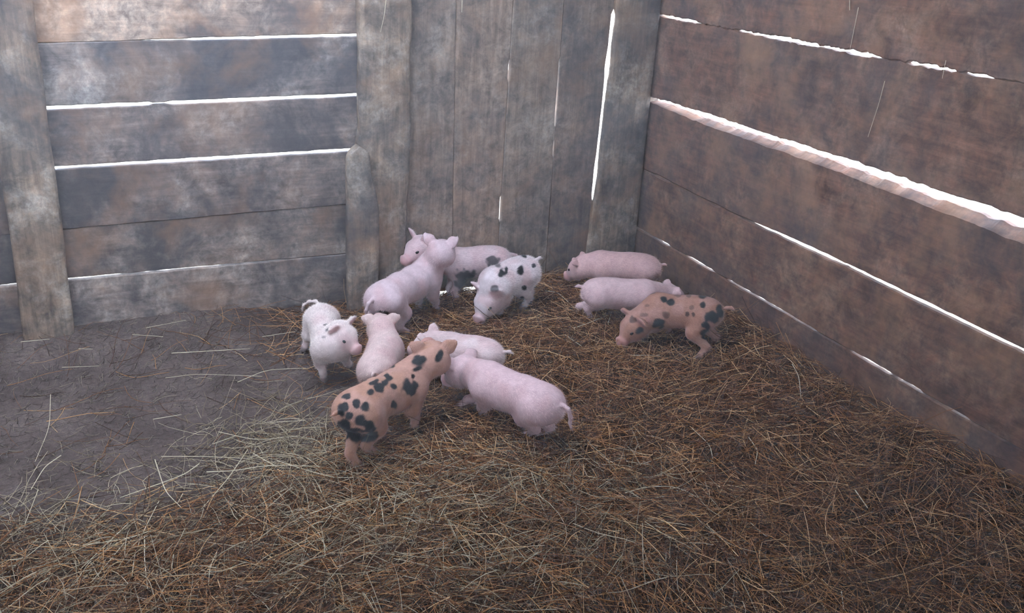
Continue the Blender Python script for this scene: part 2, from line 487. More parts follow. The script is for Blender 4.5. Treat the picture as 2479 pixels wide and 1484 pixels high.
rb = [
    (np.full_like(ur, -0.03), s4 - g4 / 2 + rag(201, .002, 40), 0.024, 0.0),
    (s4 + g4 / 2 + rag(202, .002, 40), s3 - g3 / 2 + rag(203, .002, 22), 0.024, 0.0),
    (s3 + g3 / 2 + rag(204, .002, 22), hi2 + rag(205, .006, 34), 0.055, 0.0),
    (up2 + rag(206, .005, 32), s1 - g1 / 2 + rag(207, .004, 75), 0.026, 0.0),
    (s1 + g1 / 2 + rag(208, .005, 80), np.full_like(ur, 1.375), 0.026, 0.0),
    (np.full_like(ur, 1.377), np.full_like(ur, 1.66), 0.026, 0.0),
    (np.full_like(ur, 1.663), np.full_like(ur, 1.94), 0.026, 0.0),
    (np.full_like(ur, 1.943), np.full_like(ur, 2.2), 0.026, 0.0)]
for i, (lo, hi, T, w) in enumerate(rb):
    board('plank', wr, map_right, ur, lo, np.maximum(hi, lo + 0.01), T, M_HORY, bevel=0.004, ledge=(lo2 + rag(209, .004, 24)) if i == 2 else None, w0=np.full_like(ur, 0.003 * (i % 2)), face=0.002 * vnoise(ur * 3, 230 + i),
          tone=[(0.9, 0.85, 0.82), (0.95, 0.9, 0.86), (1.05, 0.98, 0.93), (1.1, 1.06, 1.03), (1.15, 1.12, 1.1)][min(i, 4)])  # tones step lighter up the wall, painting in the brighter upper light


# ---- posts: rough, with uneven sides and a slightly rounded face
def post(name, z0, z1, xl, xr, y_face, T, label, seed, rough=0.006, top=None, n=70, cat='post', lean=0.0):
    zz = np.linspace(z0, z1, n); k = 14
    t = (zz - z0) / (z1 - z0)
    L = xl(zz) + rough * vnoise(zz * 7, seed); R = xr(zz) + rough * vnoise(zz * 7, seed + 1)
    if top is not None:
        sh = top(t); mid = (L + R) / 2; L = mid + (L - mid) * sh[0] + sh[1]; R = mid + (R - mid) * sh[0] + sh[2]
    rows = []
    for i, z in enumerate(zz):
        row = []
        for j in range(k):
            a = 2 * math.pi * (j + 0.5) / k
            ca, sa = math.cos(a), math.sin(a)
            e = 0.42
            cx = math.copysign(abs(ca) ** e, ca); cy = math.copysign(abs(sa) ** e, sa)
            xx = (L[i] + R[i]) / 2 + cx * (R[i] - L[i]) / 2
            yy = y_face + T / 2 - cy * T / 2 + (0.004 * vnoise(np.array([z * 9 + j * 5.3]), seed + 2)[0] if cy > 0 else 0) + lean * t[i]
            row.append((xx, yy, z))
        rows.append(row)
    V = np.array(rows).reshape(-1, 3); faces = []
    for i in range(n - 1):
        for j in range(k):
            faces.append((i * k + j, i * k + k + j, i * k + k + (j + 1) % k, i * k + (j + 1) % k))
    faces.append(tuple(range(k))); faces.append(tuple((n - 1) * k + j for j in range(k - 1, -1, -1)))
    o = mesh_obj(name, V, faces, M_POST, None, smooth=True)
    tag(o, label, cat); return o


def lin(pa, pb, y):
    a, b_ = ony(pa[0], pa[1], y), ony(pb[0], pb[1], y)
    return lambda z: a[0] + (z - a[2]) * (b_[0] - a[0]) / (b_[2] - a[2])


YP = -0.062
post('wooden_post', -0.02, 2.2, lin((-55, 0), (50, 790), YP), lin((80, 0), (182, 790), YP), YP, 0.058,
     'wide flat wooden post nailed over the horizontal boards away from the corner', 301, 0.004)
post('wooden_post', -0.02, 2.2, lin((870, 0), (868, 590), YP), lin((1003, 0), (990, 590), YP), YP, 0.058,
     'rough knotty post with pale bare patches where horizontal and upright boards meet', 311, 0.011, n=140)
_cr = lin((1604, 0), (1544, 560), -0.03)
post('wooden_post', -0.02, 2.2, lambda z: np.interp(z, zs, post_left), lambda z: np.minimum(_cr(z), -0.004), -0.030, 0.034,
     'rough post standing in the pen corner beside the bright upright slit', 321, 0.0005, n=260)


def stake_top(t):
    w = np.clip(1 - ((t - 0.93) / 0.075).clip(0, 1) ** 2.5 * 0.75, 0.2, 1)
    cut = -0.036 * sstep(0.62, 0.92, t)
    return w, 0 * t + 0.004 * sstep(0.9, 1, t), cut


YS = -0.115
zt = ony(868, 356, YS)[2]
post('wooden_stake', -0.02, zt, lin((843, 400), (845, 740), YS), lin((921, 480), (919, 740), YS), YS, 0.05,
     'short grey stake with a rounded top leaning against the knotty post', 331, 0.003, top=stake_top, n=60, cat='stake')

# ---- unseen roof and partitions, added to shape daylight: under the eave, over the partition
ce = empty('shaped_roof', (-1.8, -1.6, 2.25)); tag(ce, 'unseen plank roof over the pen, shaped with openings for the light', kind='structure')


def sheet_boards(parent, mat, fn, u0, u1, v0, v1, step=0.2):
    u_ = np.linspace(u0, u1, 10); k = 0
    while v0 + k * step < v1 - 0.01:
        board('plank', parent, fn, u_, np.full(10, v0 + k * step + 0.0005), np.full(10, min(v0 + (k + 1) * step, v1) - 0.0005), 0.025, mat); k += 1


roof_z = lambda y: 2.22 + y * (2.22 - EAVE_Z) / -EAVE_Y
roof_f = lambda u, v, w: np.stack([u, v + 0 * u, roof_z(v) + 0.01 + w], -1)
sheet_boards(ce, M_ROOF, roof_f, -4.2, 0.35, EAVE_Y, SKY_Y0)
sheet_boards(ce, M_ROOF, roof_f, -4.2, 0.35, SKY_Y1, 0.35)
sheet_boards(ce, M_ROOF, roof_f, SKY_X1, 0.35, SKY_Y0 + 0.0005, SKY_Y1 - 0.0005, SKY_Y1 - SKY_Y0)
sheet_boards(ce, M_ROOF, roof_f, -4.2, SKY_X0, SKY_Y0 + 0.0005, SKY_Y1 - 0.0005, SKY_Y1 - SKY_Y0)
wsd = empty('added_side_wall', (-3.6, -1.8, 0)); tag(wsd, 'added unseen side wall of horizontal boards, limiting the light', kind='structure')
sheet_boards(wsd, M_HORX, lambda u, v, w: np.stack([-3.6 - w, u, v + 0 * u], -1), PART_Y, -0.03, 0.02, 1.75)
wf = empty('added_front_wall', (-1.2, PART_Y, 0)); tag(wf, 'added unseen front partition of horizontal boards, shaping the light', kind='structure')
front_f = lambda u, v, w: np.stack([u, PART_Y - w, v + 0 * u], -1)
sheet_boards(wf, M_HORX, front_f, -3.6, LOW_X, 0.02, 0.82)
sheet_boards(wf, M_HORX, front_f, LOW_X + 0.002, SOLID_X, 0.02, PART_H)
sheet_boards(wf, M_HORX, front_f, SOLID_X + 0.002, 0.0, 0.02, 1.80)

# ---- scattering layer added in the upper air to imitate veiling lens glare
m_air = bpy.data.materials.new('veil_air'); m_air.use_nodes = True; m_air.node_tree.nodes.clear()
_o = m_air.node_tree.nodes.new('ShaderNodeOutputMaterial'); _v = m_air.node_tree.nodes.new('ShaderNodeVolumeScatter')
_v.inputs['Density'].default_value = HAZE; _v.inputs['Color'].default_value = (0.95, 0.97, 1, 1)
m_air.node_tree.links.new(_v.outputs[0], _o.inputs['Volume'])
_V = [(x, y, z) for x in (-3.56, -0.012) for y in (PART_Y + 0.04, -0.012) for z in (0.7, 1.74)]
hz = mesh_obj('veil_haze', _V, [(0, 1, 3, 2), (4, 6, 7, 5), (0, 4, 5, 1), (2, 3, 7, 6), (0, 2, 6, 4), (1, 5, 7, 3)], m_air, smooth=False)
tag(hz, 'thin pale layer added under the roof to imitate veiling lens glare', 'veil_haze', kind='stuff')


# ------------------------------------------------------------------ piglets
class Body:
    """implicit body: tapered limbs blended smoothly, meshed with surface nets"""

    def __init__(s): s.prims = []

    def cone(s, a, b, ra, rb, k=0.015, flat=None, ff=1.0):
        s.prims.append((np.asarray(a, float), np.asarray(b, float), ra, rb, k, None if flat is None else np.asarray(flat, float), ff))

    @staticmethod
    def dist(P, pr):
        a, b, ra, rb, k, fl_, ff = pr
        ab = b - a; q = P - a
        if fl_ is not None:
            q = q + fl_ * ((q @ fl_)[..., None] * (ff - 1)); ab = ab + fl_ * ((ab @ fl_) * (ff - 1))
        L = ab @ ab
        t = np.clip((q @ ab) / L, 0, 1) if L > 1e-12 else np.zeros(P.shape[:-1])
        d = np.sqrt(((q - t[..., None] * ab) ** 2).sum(-1)) - (ra + (rb - ra) * t)
        return d if fl_ is None else d * 0.75

    @staticmethod
    def smin(x, y, k):
        h = np.clip(0.5 + 0.5 * (y - x) / k, 0, 1)
        return y * (1 - h) + x * h - k * h * (1 - h)

    def value(s, P):
        v = np.full(P.shape[:-1], 0.2)
        for pr in s.prims: v = s.smin(v, s.dist(P, pr), pr[4])
        return v

    def mesh(s, h=0.0042):
        lo = np.min([np.minimum(p[0], p[1]) - max(p[2], p[3]) for p in s.prims], 0) - 0.02
        hi = np.max([np.maximum(p[0], p[1]) + max(p[2], p[3]) for p in s.prims], 0) + 0.02
        n = np.ceil((hi - lo) / h).astype(int) + 1
        G = np.full(n, 0.2)
        ax = [lo[i] + h * np.arange(n[i]) for i in range(3)]
        for pr in s.prims:
            m = max(pr[2], pr[3]) + 0.045
            a = np.minimum(pr[0], pr[1]) - m; b = np.maximum(pr[0], pr[1]) + m
            sl = [slice(max(0, int((a[i] - lo[i]) / h)), min(n[i], int((b[i] - lo[i]) / h) + 2)) for i in range(3)]
            X = np.stack(np.meshgrid(ax[0][sl[0]], ax[1][sl[1]], ax[2][sl[2]], indexing='ij'), -1)
            G[sl[0], sl[1], sl[2]] = s.smin(G[sl[0], sl[1], sl[2]], s.dist(X, pr), pr[4])
        ins = G < 0
        cnt = np.zeros(n - 1, int)
        off = [(a, b, c) for a in (0, 1) for b in (0, 1) for c in (0, 1)]
        sub = lambda A, o: A[o[0]:n[0] - 1 + o[0], o[1]:n[1] - 1 + o[1], o[2]:n[2] - 1 + o[2]]
        for o in off: cnt += sub(ins, o)
        cells = np.argwhere((cnt > 0) & (cnt < 8))
        idx = -np.ones(n - 1, int); idx[tuple(cells.T)] = np.arange(len(cells))
        acc = np.zeros((len(cells), 3)); num = np.zeros(len(cells))
        for o in off:
            for d in range(3):
                if o[d]: continue
                o2 = list(o); o2[d] = 1
                f0 = G[tuple((cells + o).T)]; f1 = G[tuple((cells + o2).T)]
                m = (f0 < 0) != (f1 < 0)
                t = np.where(m, f0 / np.where(f0 == f1, 1, f0 - f1), 0)
                p = np.tile(np.array(o, float), (len(cells), 1)); p[:, d] += t
                acc += p * m[:, None]; num += m
        V = lo + h * (cells + acc / num[:, None])
        quads = []
        for d in range(3):
            e1, e2 = (d + 1) % 3, (d + 2) % 3
            A = np.moveaxis(ins, d, 0); s0 = np.moveaxis(A[:-1], 0, d); s1 = np.moveaxis(A[1:], 0, d)
            for flip, mm in ((False, s0 & ~s1), (True, ~s0 & s1)):
                E_ = np.argwhere(mm)
                c = [E_.copy() for _ in range(4)]
                c[0][:, e1] -= 1; c[0][:, e2] -= 1; c[1][:, e2] -= 1; c[3][:, e1] -= 1
                q = np.stack([idx[tuple(x.T)] for x in c], -1)
                quads.append(q[:, ::-1] if flip else q)
        Q = np.concatenate(quads)
        # relax
        e = np.concatenate([Q[:, [0, 1]], Q[:, [1, 2]], Q[:, [2, 3]], Q[:, [3, 0]]])
        for lam in (0.5, -0.3, 0.5):
            sm = np.zeros_like(V); c = np.zeros(len(V))
            np.add.at(sm, e[:, 0], V[e[:, 1]]); np.add.at(c, e[:, 0], 1)
            V = V + lam * (sm / c[:, None] - V)
        return V, Q


def unit(v): v = np.asarray(v, float); return v / (np.linalg.norm(v) + 1e-12)


ZUP = np.array([0, 0, 1.0])
PINK = np.array((0.66, 0.42, 0.40)); WHITE = np.array((0.72, 0.60, 0.58)); GINGER = np.array((0.52, 0.27, 0.17)); BLACK = np.array((0.010, 0.010, 0.013))


def piglet(label, s, rump, chest, head, snout, base, feet=None, tail='down', spots=(), mid=None, ears=(0.0, 0.0), seed=0, tint=None, tsg=1, hide_spots=0, fat=1.0, hs=1.1):
    """rump, chest, head, snout: joints (x, y, z) in the pen; feet: 'fl','fr','hl','hr' -> (x, y) on the floor"""
    feet = feet or {}
    R, S, Hd, N = [np.asarray(v, float) for v in (rump, chest, head, snout)]
    fwd = unit((S - R) * [1, 1, 0]); left = np.cross(ZUP, fwd)
    B = Body()
    Md = (R + S) / 2 - ZUP * 0.004 * s if mid is None else np.asarray(mid, float)
    f2 = unit(S - Md); r2 = unit(Md - R)
    # trunk
    L1 = R + (Md - R) * 0.7 + ZUP * 0.007 * s
    L2 = S + (Md - S) * 0.6 - ZUP * 0.003 * s
    B.cone(R - r2 * 0.026 * s + ZUP * 0.000 * s, R + r2 * 0.012 * s, 0.047 * s * fat, 0.054 * s * fat, 0.02)
    B.cone(R, L1, 0.054 * s * fat, 0.049 * s * fat, 0.025)
    B.cone(L1, L2, 0.049 * s * fat, 0.053 * s * fat, 0.025)
    B.cone(L2, S, 0.053 * s * fat, 0.052 * s * fat, 0.025)
    B.cone(Md - r2 * 0.03 * s - ZUP * 0.016 * s, Md + r2 * 0.045 * s - ZUP * 0.014 * s, 0.042 * s * fat, 0.046 * s * fat, 0.025)
    nk = S + (Hd - S) * 0.45 + ZUP * 0.004 * s
    B.cone(S, nk, 0.051 * s, 0.043 * s, 0.025); B.cone(nk, Hd, 0.043 * s, 0.040 * s, 0.02)
    # head
    h_ = s * hs
    n = unit(N - Hd); side = unit(np.cross(ZUP, n)); u = np.cross(n, side)
    B.cone(Hd - n * 0.008 * h_, Hd + n * 0.016 * h_ + u * 0.004 * h_, 0.043 * h_, 0.037 * h_, 0.015)
    for sg in (-1, 1):
        B.cone(Hd + side * sg * 0.016 * h_ - u * 0.010 * h_, Hd + side * sg * 0.010 * h_ + n * 0.03 * h_ - u * 0.012 * h_, 0.030 * h_, 0.022 * h_, 0.015)
        B.cone(Hd + side * sg * 0.019 * h_ + n * 0.022 * h_ + u * 0.019 * h_, Hd + side * sg * 0.012 * h_ + n * 0.035 * h_ + u * 0.012 * h_, 0.015 * h_, 0.013 * h_, 0.012)
    Ns = Hd + n * max(np.linalg.norm(N - Hd), 0.074 * h_)
    B.cone(Hd + n * 0.018 * h_, Ns - n * 0.012 * h_, 0.034 * h_, 0.0195 * h_, 0.015)
    B.cone(Hd + n * 0.01 * h_ - u * 0.02 * h_, Ns - n * 0.022 * h_ - u * 0.010 * h_, 0.022 * h_, 0.011 * h_, 0.01)
    B.cone(Ns - n * 0.014 * h_, Ns - n * 0.002 * h_, 0.0185 * h_, 0.0195 * h_, 0.004)
    B.cone(Ns, Ns + u * 0.002 * h_, 0.0225 * h_, 0.0225 * h_, 0.004, n, 2.6)
    ear_pts = []
    for sg, droop in ((1, ears[0]), (-1, ears[1])):
        eb = Hd + u * 0.030 * h_ + side * sg * 0.027 * h_ - n * 0.012 * h_
        d = unit(side * sg * (0.62 + 0.5 * droop) + u * (0.72 - 1.0 * droop) - n * (0.25 - 0.3 * droop))
        nn = unit(np.cross(d, unit(np.cross(n * 0.8 + side * sg * 0.55, d))))
        nn = unit((n * 0.85 + side * sg * 0.45) - d * ((n * 0.85 + side * sg * 0.45) @ d))
        B.cone(eb - d * 0.006 * h_, eb + d * 0.014 * h_, 0.014 * h_, 0.0185 * h_, 0.008, nn, 2.5)
        B.cone(eb + d * 0.014 * h_, eb + d * 0.033 * h_ + n * 0.004 * h_, 0.0185 * h_, 0.0095 * h_, 0.006, nn, 2.5)
        ear_pts.append((eb + d * 0.018 * h_, nn))
    # legs
    hoof_pts = []
    for key, sg in (('fl', 1), ('fr', -1)):
        Sj = S + left * sg * 0.030 * s - ZUP * 0.016 * s - fwd * 0.006 * s
        ft = feet.get(key)
        fp = np.array([*(ft if ft is not None else (Sj + left * sg * 0.010 * s)[:2]), base]) if ft is None or len(ft) == 2 else np.asarray(ft, float)
        d = fp - Sj
        el = Sj + d * 0.42 - fwd * 0.013 * s + left * sg * 0.004 * s
        kn = Sj + d * 0.70 + fwd * 0.006 * s
        fe = fp - d * 0.13 - fwd * 0.001 * s
        B.cone(Sj, el, 0.037 * s, 0.0235 * s, 0.02); B.cone(el, kn, 0.0205 * s, 0.0132 * s, 0.01)
        B.cone(kn, fe, 0.0134 * s, 0.0105 * s, 0.006); B.cone(fe, fp + ZUP * 0.010 * s + fwd * 0.003 * s, 0.0122 * s, 0.0128 * s, 0.006)
        hoof_pts.append(fp)
    for key, sg in (('hl', 1), ('hr', -1)):
        Hj = R + left * sg * 0.026 * s - ZUP * 0.008 * s - fwd * 0.006 * s
        ft = feet.get(key)
        fp = np.array([*(ft if ft is not None else (Hj + left * sg * 0.012 * s - fwd * 0.012 * s)[:2]), base])
        d = fp - Hj
        st = Hj + d * 0.36 + fwd * 0.026 * s + left * sg * 0.008 * s
        hk = Hj + d * 0.64 - fwd * 0.024 * s
        fe = fp - d * 0.12 - fwd * 0.004 * s
        B.cone(Hj, st, 0.045 * s, 0.027 * s, 0.02); B.cone(st, hk, 0.025 * s, 0.0135 * s, 0.01)
        B.cone(hk, fe, 0.0135 * s, 0.0105 * s, 0.006); B.cone(fe, fp + ZUP * 0.010 * s + fwd * 0.003 * s, 0.0122 * s, 0.0128 * s, 0.006)
        hoof_pts.append(fp)
    # tail
    tb = R - r2 * 0.074 * s + ZUP * 0.020 * s
    shapes = dict(
        down=[(0, 0, 0), (-0.018, 0, -0.006), (-0.024, 0.004, -0.028), (-0.022, 0.008, -0.05), (-0.026, 0.01, -0.068)],
        out=[(0, 0, 0), (-0.012, 0.012, 0.010), (-0.016, 0.036, 0.010), (-0.018, 0.058, -0.004), (-0.018, 0.064, -0.026)],
        curl=[(0, 0, 0), (-0.018, 0, 0.006), (-0.03, 0.012, 0.0), (-0.024, 0.018, -0.016), (-0.014, 0.006, -0.022), (-0.022, -0.008, -0.032)],
        side=[(0, 0, 0), (-0.016, 0.012, 0.0), (-0.024, 0.03, -0.012), (-0.022, 0.04, -0.034)],
        stub=[(0, 0, 0), (-0.016, 0, 0.004), (-0.026, 0.002, 0.0)])
    tp = [tb + (fwd * a + left * b_ * tsg + ZUP * c) * s for a, b_, c in shapes[tail]]
    for i in range(len(tp) - 1):
        t0, t1 = i / (len(tp) - 1), (i + 1) / (len(tp) - 1)
        B.cone(tp[i], tp[i + 1], (0.0072 - 0.0032 * t0) * s, (0.0072 - 0.0032 * t1) * s, 0.006)
    V, Q = B.mesh(0.0040)
    # ---------------- hide colour
    me_n = np.zeros_like(V)
    fn = np.cross(V[Q[:, 2]] - V[Q[:, 0]], V[Q[:, 3]] - V[Q[:, 1]])
    for j in range(4): np.add.at(me_n, Q[:, j], fn)
    me_n /= np.linalg.norm(me_n, axis=1)[:, None] + 1e-12
    base_c = WHITE if tint is None else np.asarray(tint)
    C = np.tile(base_c, (len(V), 1)).astype(float)
    nz = noise3(V, 26, seed)[:, None]; nz2 = noise3(V, 70, seed + 1)
    pk = np.clip((nz - 0.45) * 1.4, 0, 0.5 if base_c[1] > 0.42 else 0.18); C = C * (1 - pk) + PINK * pk

    def blend(mask, colr):
        nonlocal C
        C = C * (1 - mask[:, None]) + np.asarray(colr) * mask[:, None]
    dn_ = np.linalg.norm(V - Ns, axis=1)
    blend(0.75 * (1 - sstep(0.016 * s, 0.034 * s, dn_)), (0.60, 0.30, 0.28))
    for ep, nn in ear_pts:
        blend(0.6 * (1 - sstep(0.02 * s, 0.034 * s, np.linalg.norm(V - ep, axis=1))) * np.clip(me_n @ nn, 0, 1), (0.62, 0.34, 0.33))
    px, py, dep = project(V)
    for sp in spots:
        cx, cy, rx, ry = sp[:4]; ang = math.radians(sp[4]) if len(sp) > 4 else 0.0; st = sp[5] if len(sp) > 5 else 1.0
        near = np.hypot(px - cx, py - cy) < 9
        if not near.any(): near = np.hypot(px - cx, py - cy) < 25
        if not near.any(): continue
        i0 = np.where(near)[0][np.argmin(dep[near])]
        dx, dy = px - cx, py - cy
        e1 = (dx * math.cos(ang) + dy * math.sin(ang)) / rx; e2 = (-dx * math.sin(ang) + dy * math.cos(ang)) / ry
        rr = np.hypot(e1, e2) + 0.9 * (nz2 - 0.5)
        ok = np.linalg.norm(V - V[i0], axis=1) < 2.6 * max(rx, ry) / 700.0 + 0.02
        blend(st * (1 - sstep(0.75, 1.15, rr)) * ok, BLACK)
    if hide_spots:            # the sides away from the photograph carry spots too
        r_ = np.random.default_rng(seed + 77)
        away = np.where((me_n @ FW) > 0.15)[0]
        for i in r_.choice(away, hide_spots):
            rr = np.linalg.norm(V - V[i], axis=1) / (r_.uniform(0.012, 0.026)) + 0.9 * (nz2 - 0.5)
            blend(0.95 * (1 - sstep(0.75, 1.15, rr)) * ((me_n @ FW) > 0.0), BLACK)
    for side_sg in (-1, 1):   # nostrils
        nc = Ns + n * 0.008 * s + side * side_sg * 0.008 * s + u * 0.002 * s
        blend(0.9 * (1 - sstep(0.0030 * s, 0.0062 * s, np.linalg.norm(V - nc, axis=1))), (0.10, 0.045, 0.045))
    for hp in hoof_pts:
        dd = np.linalg.norm((V - hp) * [1, 1, 0.8], axis=1)
        blend(0.85 * (1 - sstep(0.018 * s, 0.026 * s, dd)), (0.20, 0.14, 0.125))
    # ---------------- objects
    org = np.array([(R[0] + S[0]) / 2, (R[1] + S[1]) / 2, base])
    root = empty('piglet', org.tolist()); tag(root, label, 'piglet', 'litter of piglets in the pen')
    body = mesh_obj('body', V, Q.tolist(), M_HIDE, root, origin=org)
    ca = body.data.color_attributes.new('hide', 'FLOAT_COLOR', 'POINT')
    ca.data.foreach_set('color', np.concatenate([C, np.ones((len(C), 1))], 1).astype(np.float32).ravel())
    # eyes
    for sg in (-1, 1):
        d = unit(side * sg * 0.85 + n * 0.42 + u * 0.30); p = Hd + n * 0.020 * h_ + u * 0.008 * h_
        ts = np.linspace(0.012, 0.07, 200) * h_
        vals = B.value(p + ts[:, None] * d)
        hit = ts[np.argmax(vals > 0)] if (vals > 0).any() else 0.04 * h_
        e = p + d * (hit - 0.0015 * h_)
        vs, fs = [], []; a1 = unit(n - d * (n @ d)); a2 = np.cross(d, a1)
        m_, k_ = 6, 12
        for i in range(m_ + 1):
            th = math.pi * i / m_
            for j in range(k_):
                ph = 2 * math.pi * j / k_
                vs.append(e + (a1 * math.sin(th) * math.cos(ph) * 0.0072 + a2 * math.sin(th) * math.sin(ph) * 0.0052 + d * math.cos(th) * 0.0042) * h_)
        for i in range(m_):
            for j in range(k_): fs.append((i * k_ + j, (i + 1) * k_ + j, (i + 1) * k_ + (j + 1) % k_, i * k_ + (j + 1) % k_))
        mesh_obj('eye', vs, fs, M_EYE, root, origin=e)
    # short bristles
    r_ = np.random.default_rng(seed + 9)
    ids = r_.choice(len(V), min(9000, len(V)), replace=False)
    ids = ids[(np.linalg.norm(V[ids] - Ns, axis=1) > 0.03 * s)]
    p = V[ids]; nn = me_n[ids]
    back = -fwd - 0.25 * ZUP
    dirs = nn * 0.42 + back * 0.75 + r_.normal(0, 0.22, p.shape); dirs /= np.linalg.norm(dirs, axis=1)[:, None]
    ln = r_.uniform(0.006, 0.012, (len(ids), 1)) * s
    w_ = np.cross(dirs, nn); w_ /= np.linalg.norm(w_, axis=1)[:, None] + 1e-9
    a = p - w_ * 0.00035; b_ = p + w_ * 0.00035; c = p + dirs * ln
    HV = np.stack([a, b_, c], 1).reshape(-1, 3); HF = np.arange(len(HV)).reshape(-1, 3).tolist()
    coat = mesh_obj('bristles', HV, HF, M_COAT, root, origin=org)
    hc = np.clip(np.repeat(C[ids], 3, 0) * 1.15, 0, 0.9)
    ca = coat.data.color_attributes.new('hide', 'FLOAT_COLOR', 'POINT')
    ca.data.foreach_set('color', np.concatenate([hc, np.ones((len(hc), 1))], 1).astype(np.float32).ravel())
    tag(coat, kind='stuff')
    return root


def J(px, py, z): return onz(px, py, z)
def f2(px, py, z=0.015): return onz(px, py, z)[:2]


BZ = 0.012
# white piglet facing the viewer by the boards
piglet('white piglet with grey flecks on its ear, looking out with dark eye and pink snout', 0.86,
       J(779, 772, .152), J(797, 840, .14), J(827, 810, .168), J(862, 846, .135), BZ,
       feet=dict(fr=f2(784, 920), fl=f2(848, 885), hr=f2(735, 848), hl=f2(778, 850)), tail='out', tsg=-1, fat=0.93, seed=1,
       tint=(0.74, 0.63, 0.57), ears=(0.35, 0.55), spots=[(787, 784, 5, 4, 0, .8), (791, 797, 6, 5, 60, .8), (785, 816, 7, 3, 0, .5)])
# piglet seen from behind, head up between the two ears
piglet('pale pink piglet facing the boards between the flecked white and the many-spotted ginger piglet', 0.84,
       J(914, 893, .145), J(934, 838, .15), J(922, 792, .19), J(917, 772, .175), BZ, tail='stub', seed=2, tint=(0.72, 0.56, 0.50), ears=(0.5, 0.5), fat=1.12)
# big pink one with its head over its neighbour
piglet('large pinkish white piglet stretching its head up over a black-patched sibling', 1.04,
       J(932, 722, .165), J(1030, 662, .175), J(1068, 612, .266), J(1086, 604, .245), BZ,
       feet=dict(fr=f2(1057, 750), fl=f2(1014, 748), hr=f2(992, 812), hl=f2(898, 780)), tail='down', seed=3, tint=(0.72, 0.57, 0.57),
       ears=(0.1, 0.1), spots=[(928, 758, 16, 6, 15, .9), (950, 768, 14, 6, 25, .8)])
# against the upright boards, facing left
piglet('white piglet with black flank patch standing against the upright boards', 0.98,
       J(1195, 630, .158), J(1093, 633, .164), J(1017, 601, .235), J(992, 622, .212), BZ,
       feet=dict(fl=f2(1103, 728), fr=f2(1090, 722), hl=f2(1205, 722)), seed=4, tint=(0.68, 0.53, 0.52), hide_spots=4,
       spots=[(1126, 678, 27, 24, 0, .92), (1193, 632, 14, 16, 20, .9), (1187, 665, 10, 18, 10, .8)])
piglet('white piglet with small black spots on rump nosing down at the hay', 1.04,
       J(1262, 658, .172), J(1196, 684, .160), J(1184, 724, .10), J(1166, 760, .055), BZ,
       feet=dict(fl=f2(1208, 765), fr=f2(1180, 750), hl=f2(1265, 750), hr=f2(1282, 735)), seed=5, tint=(0.74, 0.64, 0.62), hide_spots=7, tail='stub',
       spots=[(1268, 618, 9, 6, 10), (1260, 654, 8, 14, 15), (1214, 663, 9, 11, 10), (1226, 654, 5, 9, 0), (1292, 642, 5, 6, 0), (1270, 697, 7, 6, 0), (1264, 724, 6, 9, 0), (1198, 700, 10, 8, 0, .85), (1205, 640, 9, 8, 0, .8)])
# by the right boards
piglet('pink piglet facing the upright boards, furthest into the corner', 0.92,
       J(1556, 650, .148), J(1452, 640, .156), J(1408, 646, .135), J(1376, 668, .085), BZ, fat=1.1, seed=6, tint=(0.72, 0.47, 0.43), tail='stub', ears=(0.7, 0.7))
piglet('plain pink piglet standing between the corner piglet and the rooting ginger piglet', 0.90,
       J(1452, 708, .14), J(1560, 710, .142), J(1622, 716, .12), J(1664, 736, .08), BZ,
       feet=dict(hr=f2(1398, 752)), fat=1.06, seed=7, tint=(0.74, 0.54, 0.52), tail='stub', ears=(0.7, 0.7))
piglet('ginger piglet with black spots rooting with lowered head beside the right boards', 1.0,
       J(1703, 756, .172), J(1594, 746, .158), J(1540, 785, .098), J(1512, 820, .05), BZ,
       feet=dict(fl=f2(1556, 815), fr=f2(1624, 812), hl=f2(1688, 874), hr=f2(1722, 842)), fat=0.94, seed=8, tint=(0.43, 0.215, 0.145), hide_spots=16, tail='stub', ears=(0.8, 0.8),
       spots=[(1624, 732, 10, 9, 0), (1606, 724, 10, 7, 0), (1578, 706, 14, 6, -15), (1700, 718, 9, 9, 0), (1702, 737, 7, 8, 0), (1720, 765, 14, 15, 20), (1742, 752, 9, 18, -15), (1733, 772, 8, 12, 0), (1706, 788, 11, 9, 0), (1708, 808, 14, 14, 0), (1664, 760, 5, 6, 0, .8), (1678, 761, 4, 6, 0, .8),
              (1593, 783, 17, 11, 0), (1548, 800, 12, 9, -35), (1616, 803, 8, 7, 0), (1533, 773, 9, 8, 0, .7), (1531, 729, 9, 7, 0, .7), (1558, 762, 9, 6, 0, .5), (1612, 762, 9, 8, 0, .6), (1568, 740, 8, 5, 0, .5), (1640, 714, 8, 5, 0, .6), (1675, 745, 6, 5, 0, .5), (1668, 716, 7, 5, 0, .6)])
